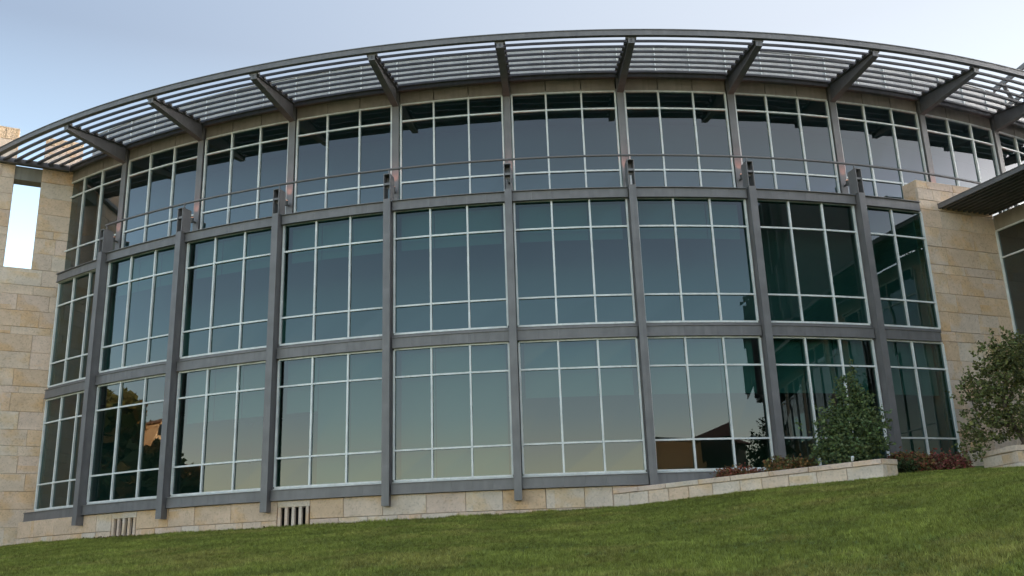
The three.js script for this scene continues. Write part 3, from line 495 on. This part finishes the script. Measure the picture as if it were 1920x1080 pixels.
{ // spike light
  const t = thing('garden_spotlight', 'small pale garden spotlight on the planter edge below the young tree', 'garden light', [8.28, 2.2, -23.95]);
  const a = new THREE.CylinderGeometry(0.012, 0.012, 0.3, 8); a.translate(0, 0.1, 0); const m1 = addMesh('stake', a, lampM, t);
  const h = new THREE.LatheGeometry([[0.001, -0.09], [0.03, -0.085], [0.042, -0.04], [0.05, 0.07], [0.044, 0.075], [0.001, 0.05]].map((p) => new THREE.Vector2(...p)), 14); h.rotateX(0.5); h.translate(0, 0.31, 0); h.scale(0.8, 0.8, 0.8); addMesh('lamp_head', h, alu, t);
}
// ---------------------------------------------------------------- grass blades over the lawn in view
{
  const tuft = (() => {
    const p = [], n = [];
    for (let i = 0; i < 9; i++) {
      const a = rr(0, 6.283), r = rr(0, 0.045), x = Math.cos(a) * r, z = Math.sin(a) * r, h = rr(0.028, 0.06), b = rr(0, 6.283), w = 0.0045, lx = Math.cos(b) * h * 0.7, lz = Math.sin(b) * h * 0.7, cx = -Math.sin(b) * w, cz = Math.cos(b) * w;
      const A = [x - cx, -0.01, z - cz], B = [x + cx, -0.01, z + cz], T = [x + lx, h, z + lz], N = new THREE.Vector3(...A.map((v, k) => B[k] - v)).cross(new THREE.Vector3(...A.map((v, k) => T[k] - v))).normalize();
      if (N.y < 0) { p.push(...B, ...A, ...T); N.negate(); } else p.push(...A, ...B, ...T);
      N.y += 0.7; N.normalize(); for (let k = 0; k < 3; k++) n.push(N.x, N.y, N.z);
    }
    const g = new THREE.BufferGeometry(); g.setAttribute('position', new THREE.Float32BufferAttribute(p, 3)); g.setAttribute('normal', new THREE.Float32BufferAttribute(n, 3)); return g;
  })();
  const pos = []; const inWall = (x, z) => { const d = (x - 2.55) * (-23.5 + 26.42) - (z + 26.42) * (8.82 - 2.55); return x > 2.5 && x < 9.2 && d > -0.15; };
  for (let i = 0; i < 300000 && pos.length < 180000; i++) {
    const z = -lerp(8, 34, Math.pow(rnd(), 0.85)), x = rr(-0.62, 0.62) * -z; if (Math.hypot(x - C1[0], z - C1[1]) < R1 + 0.12) continue; if (inWall(x, z)) continue; if (x > 9.2 && z < -24.6 + (x > 11.5 ? 1.4 : 0)) continue; if ((x - TU[0]) * -TD[1] + (z - TU[1]) * TD[0] < 0.05) continue; pos.push([x, z]);
  }
  const m = new THREE.InstancedMesh(tuft, new THREE.MeshPhysicalMaterial({ color: 0xffffff, roughness: 0.9, side: THREE.DoubleSide, transmission: 0.4, thickness: 0, specularIntensity: 0.15 }), pos.length), M = new THREE.Matrix4(), q = new THREE.Quaternion(), e = new THREE.Euler(), C = new THREE.Color();
  pos.forEach(([x, z], i) => {
    const cl = fbm(x * 1.3 + 50, z * 1.3 + 50, 4096, 301, 4, 0.6), dry = 0.6 * sstep(0.5, 0.72, fbm(x * 0.8 + 90, z * 0.8 + 90, 4096, 311, 5, 0.6)), s = rr(0.6, 1.15) * (0.75 + 0.9 * (cl - 0.2)) * (Math.hypot(x - C1[0], z - C1[1]) < R1 + 0.35 ? 1.6 : 1);
    e.set(rr(-0.25, 0.25), rr(0, 6.28), rr(-0.25, 0.25)); q.setFromEuler(e); M.compose(new THREE.Vector3(x, groundH(x, z), z), q, new THREE.Vector3(s * 1.15, s, s * 1.15)); m.setMatrixAt(i, M);
    const f = rr(0.55, 1.5) * (0.45 + 1.05 * cl); C.setRGB(lerp(0.285, 0.39, dry) * f, lerp(0.315, 0.34, dry) * f, lerp(0.07, 0.105, dry) * f); m.setColorAt(i, C);
  });
  m.name = 'grass'; m.castShadow = m.receiveShadow = true; m.userData = { label: 'short green lawn grass sloping up to the building', category: 'grass', kind: 'stuff' }; scene.add(m);
}
{ // dry leaves blown against the base wall
  const g = leafCloud(170, () => { const k = rnd() < 0.75 ? rr(0.05, 0.75) : rr(-0.6, 3), p = lo(k, rr(0.09, 0.3)); return [p[0], groundH(p[0], p[1]) + 0.025, p[1]]; }, 0.07, shadeOf([0.24, 0.17, 0.1], 0.5));
  const o = addMesh('leaf_litter', g, leafGreen, scene); o.userData = { label: 'scattered dry leaves along the foot of the base wall', category: 'leaf litter', kind: 'stuff' };
}
// ---------------------------------------------------------------- hillside behind the viewer, seen in the glass
{
  const clump = leafCloud(300, inBlob([[0, 0, 0, 0.9, 0.8, 0.9]]), 0.36, shadeOf([1, 1, 1], 0.4));
  const pos = [];
  for (let i = 0; i < 9000 && pos.length < 1500; i++) { const x = rr(-150, -34), z = rr(-90, 45), az = Math.abs(Math.atan2(z + 28, -x - 5)); if (az > 0.46 || rnd() < (az - 0.3) * 4) continue; if (Math.hypot(x + 107, z - 4) < 9 || Math.hypot(x + 92, z - 9) < 7) continue; const d = Math.hypot(x + 28, z + 28); if ((x > -107 && Math.abs(z - 4 - (x + 107) * -0.41) < 4 && x < -70)) continue; pos.push([x, z, rr(3.5, 6.5)]); }
  for (const [x, z, h] of [[-46, -27.5, 11.5], [-52, -24.5, 9], [-42, -34, 10.5]]) pos.push([x, z, h]);
  for (let i = 0; i < 42; i++) { const t = i / 41; pos.push([lerp(14, 60, t) + rr(-2, 2), lerp(22, 10, t) + rr(-3, 3), rr(4.6, 7.0)]); }
  for (const [x, z, h] of [[36, -17, 17], [39, -13, 18], [33, -21, 16.5], [42, -19, 18], [37, -24, 17]]) for (let i = 0; i < 12; i++) pos.push([x + rr(-3, 3), z + rr(-3, 3), 3.6, rr(4, h - 3.6)]);
  const per = 5, m = new THREE.InstancedMesh(clump, leafGreen, pos.length * per), M = new THREE.Matrix4(), q = new THREE.Quaternion(), e = new THREE.Euler(), C = new THREE.Color(); let k = 0;
  for (const [x, z, h, y0 = 0] of pos) for (let j = 0; j < per; j++) {
    const a = rr(0, 6.28), r = h * 0.28 * Math.sqrt(rnd()), y = h * rr(0.35, 0.8), s = h * rr(0.24, 0.36); e.set(rr(0, 6), rr(0, 6), rr(0, 6)); q.setFromEuler(e);
    M.compose(new THREE.Vector3(x + Math.cos(a) * r, groundH(x, z) + y + y0, z + Math.sin(a) * r), q, new THREE.Vector3(s, s, s)); m.setMatrixAt(k, M); const f = rr(0.6, 1.4), d = rnd() < 0.25 ? 1 : 0; C.setRGB(lerp(0.1, 0.2, d) * f, lerp(0.12, 0.13, d) * f, 0.045 * f); m.setColorAt(k++, C);
  }
  m.name = 'woodland'; m.castShadow = true; m.userData = { label: 'dark wooded hillside around the site mirrored in the glass', category: 'woodland', kind: 'stuff' }; scene.add(m);
}
function house(label, base, turn, w, d, h, roofH, wallC, roofC) {
  const t = thing('house', label, 'house', base); t.rotation.y = turn;
  const wm = new THREE.MeshStandardMaterial({ color: new THREE.Color().setRGB(...wallC), roughness: 0.9 }), rm = new THREE.MeshStandardMaterial({ color: new THREE.Color().setRGB(...roofC), roughness: 0.9 });
  const b = new THREE.BoxGeometry(w, h + 6, d); b.translate(0, h / 2 - 3, 0); addMesh('wall', b, wm, t);
  const r = new THREE.BufferGeometry(), W = w / 2 + 0.6, Dp = d / 2 + 0.6, rl = Math.max(0.2, w / 2 - d / 2), v = [[-W, 0, -Dp], [W, 0, -Dp], [W, 0, Dp], [-W, 0, Dp], [-rl, roofH, 0], [rl, roofH, 0]], f = [[3, 2, 5], [3, 5, 4], [1, 0, 4], [1, 4, 5], [2, 1, 5], [0, 3, 4], [0, 1, 2], [0, 2, 3]];
  r.setAttribute('position', new THREE.Float32BufferAttribute(f.flat().flatMap((i) => [v[i][0], v[i][1] + h + 0.02, v[i][2]]), 3)); r.computeVertexNormals(); addMesh('roof', r, rm, t);
  for (let i = 0; i < 3; i++) for (const s of [-1, 1]) { const g = new THREE.BoxGeometry(1.2, 1.4, 0.1); g.translate(lerp(-w / 3, w / 3, i / 2), h * 0.55, s * (d / 2 + 0.03)); addMesh('window', g, new THREE.MeshStandardMaterial({ color: 0x15181c, roughness: 0.1 }), t); }
  return t;
}
house('pale hillside house catching the low sun above the trees, mirrored in the leftmost lower windows', [-107, 17.4, 4], 1.2, 7, 5, 2.4, 1.2, [0.75, 0.62, 0.42], [0.4, 0.25, 0.15]);
house('orange lit house low on the wooded hillside, mirrored in the second lower bay', [-92, 10.4, 9], 1.1, 5, 4, 2.6, 0.9, [0.8, 0.5, 0.3], [0.4, 0.12, 0.06]);
house('dark house with terracotta tiled roof, mirrored in the lower right windows', [39.5, 3.5, 40], -0.4, 9, 8, 8.6, 2.4, [0.12, 0.1, 0.08], [0.26, 0.12, 0.08]);
house('tan flat building behind the trees, mirrored low in the windows beside the planter', [25.6, -1.5, 39], -0.35, 13, 9, 13.0, 0.5, [0.8, 0.45, 0.2], [0.2, 0.1, 0.05]);

renderer.render(scene, camera);
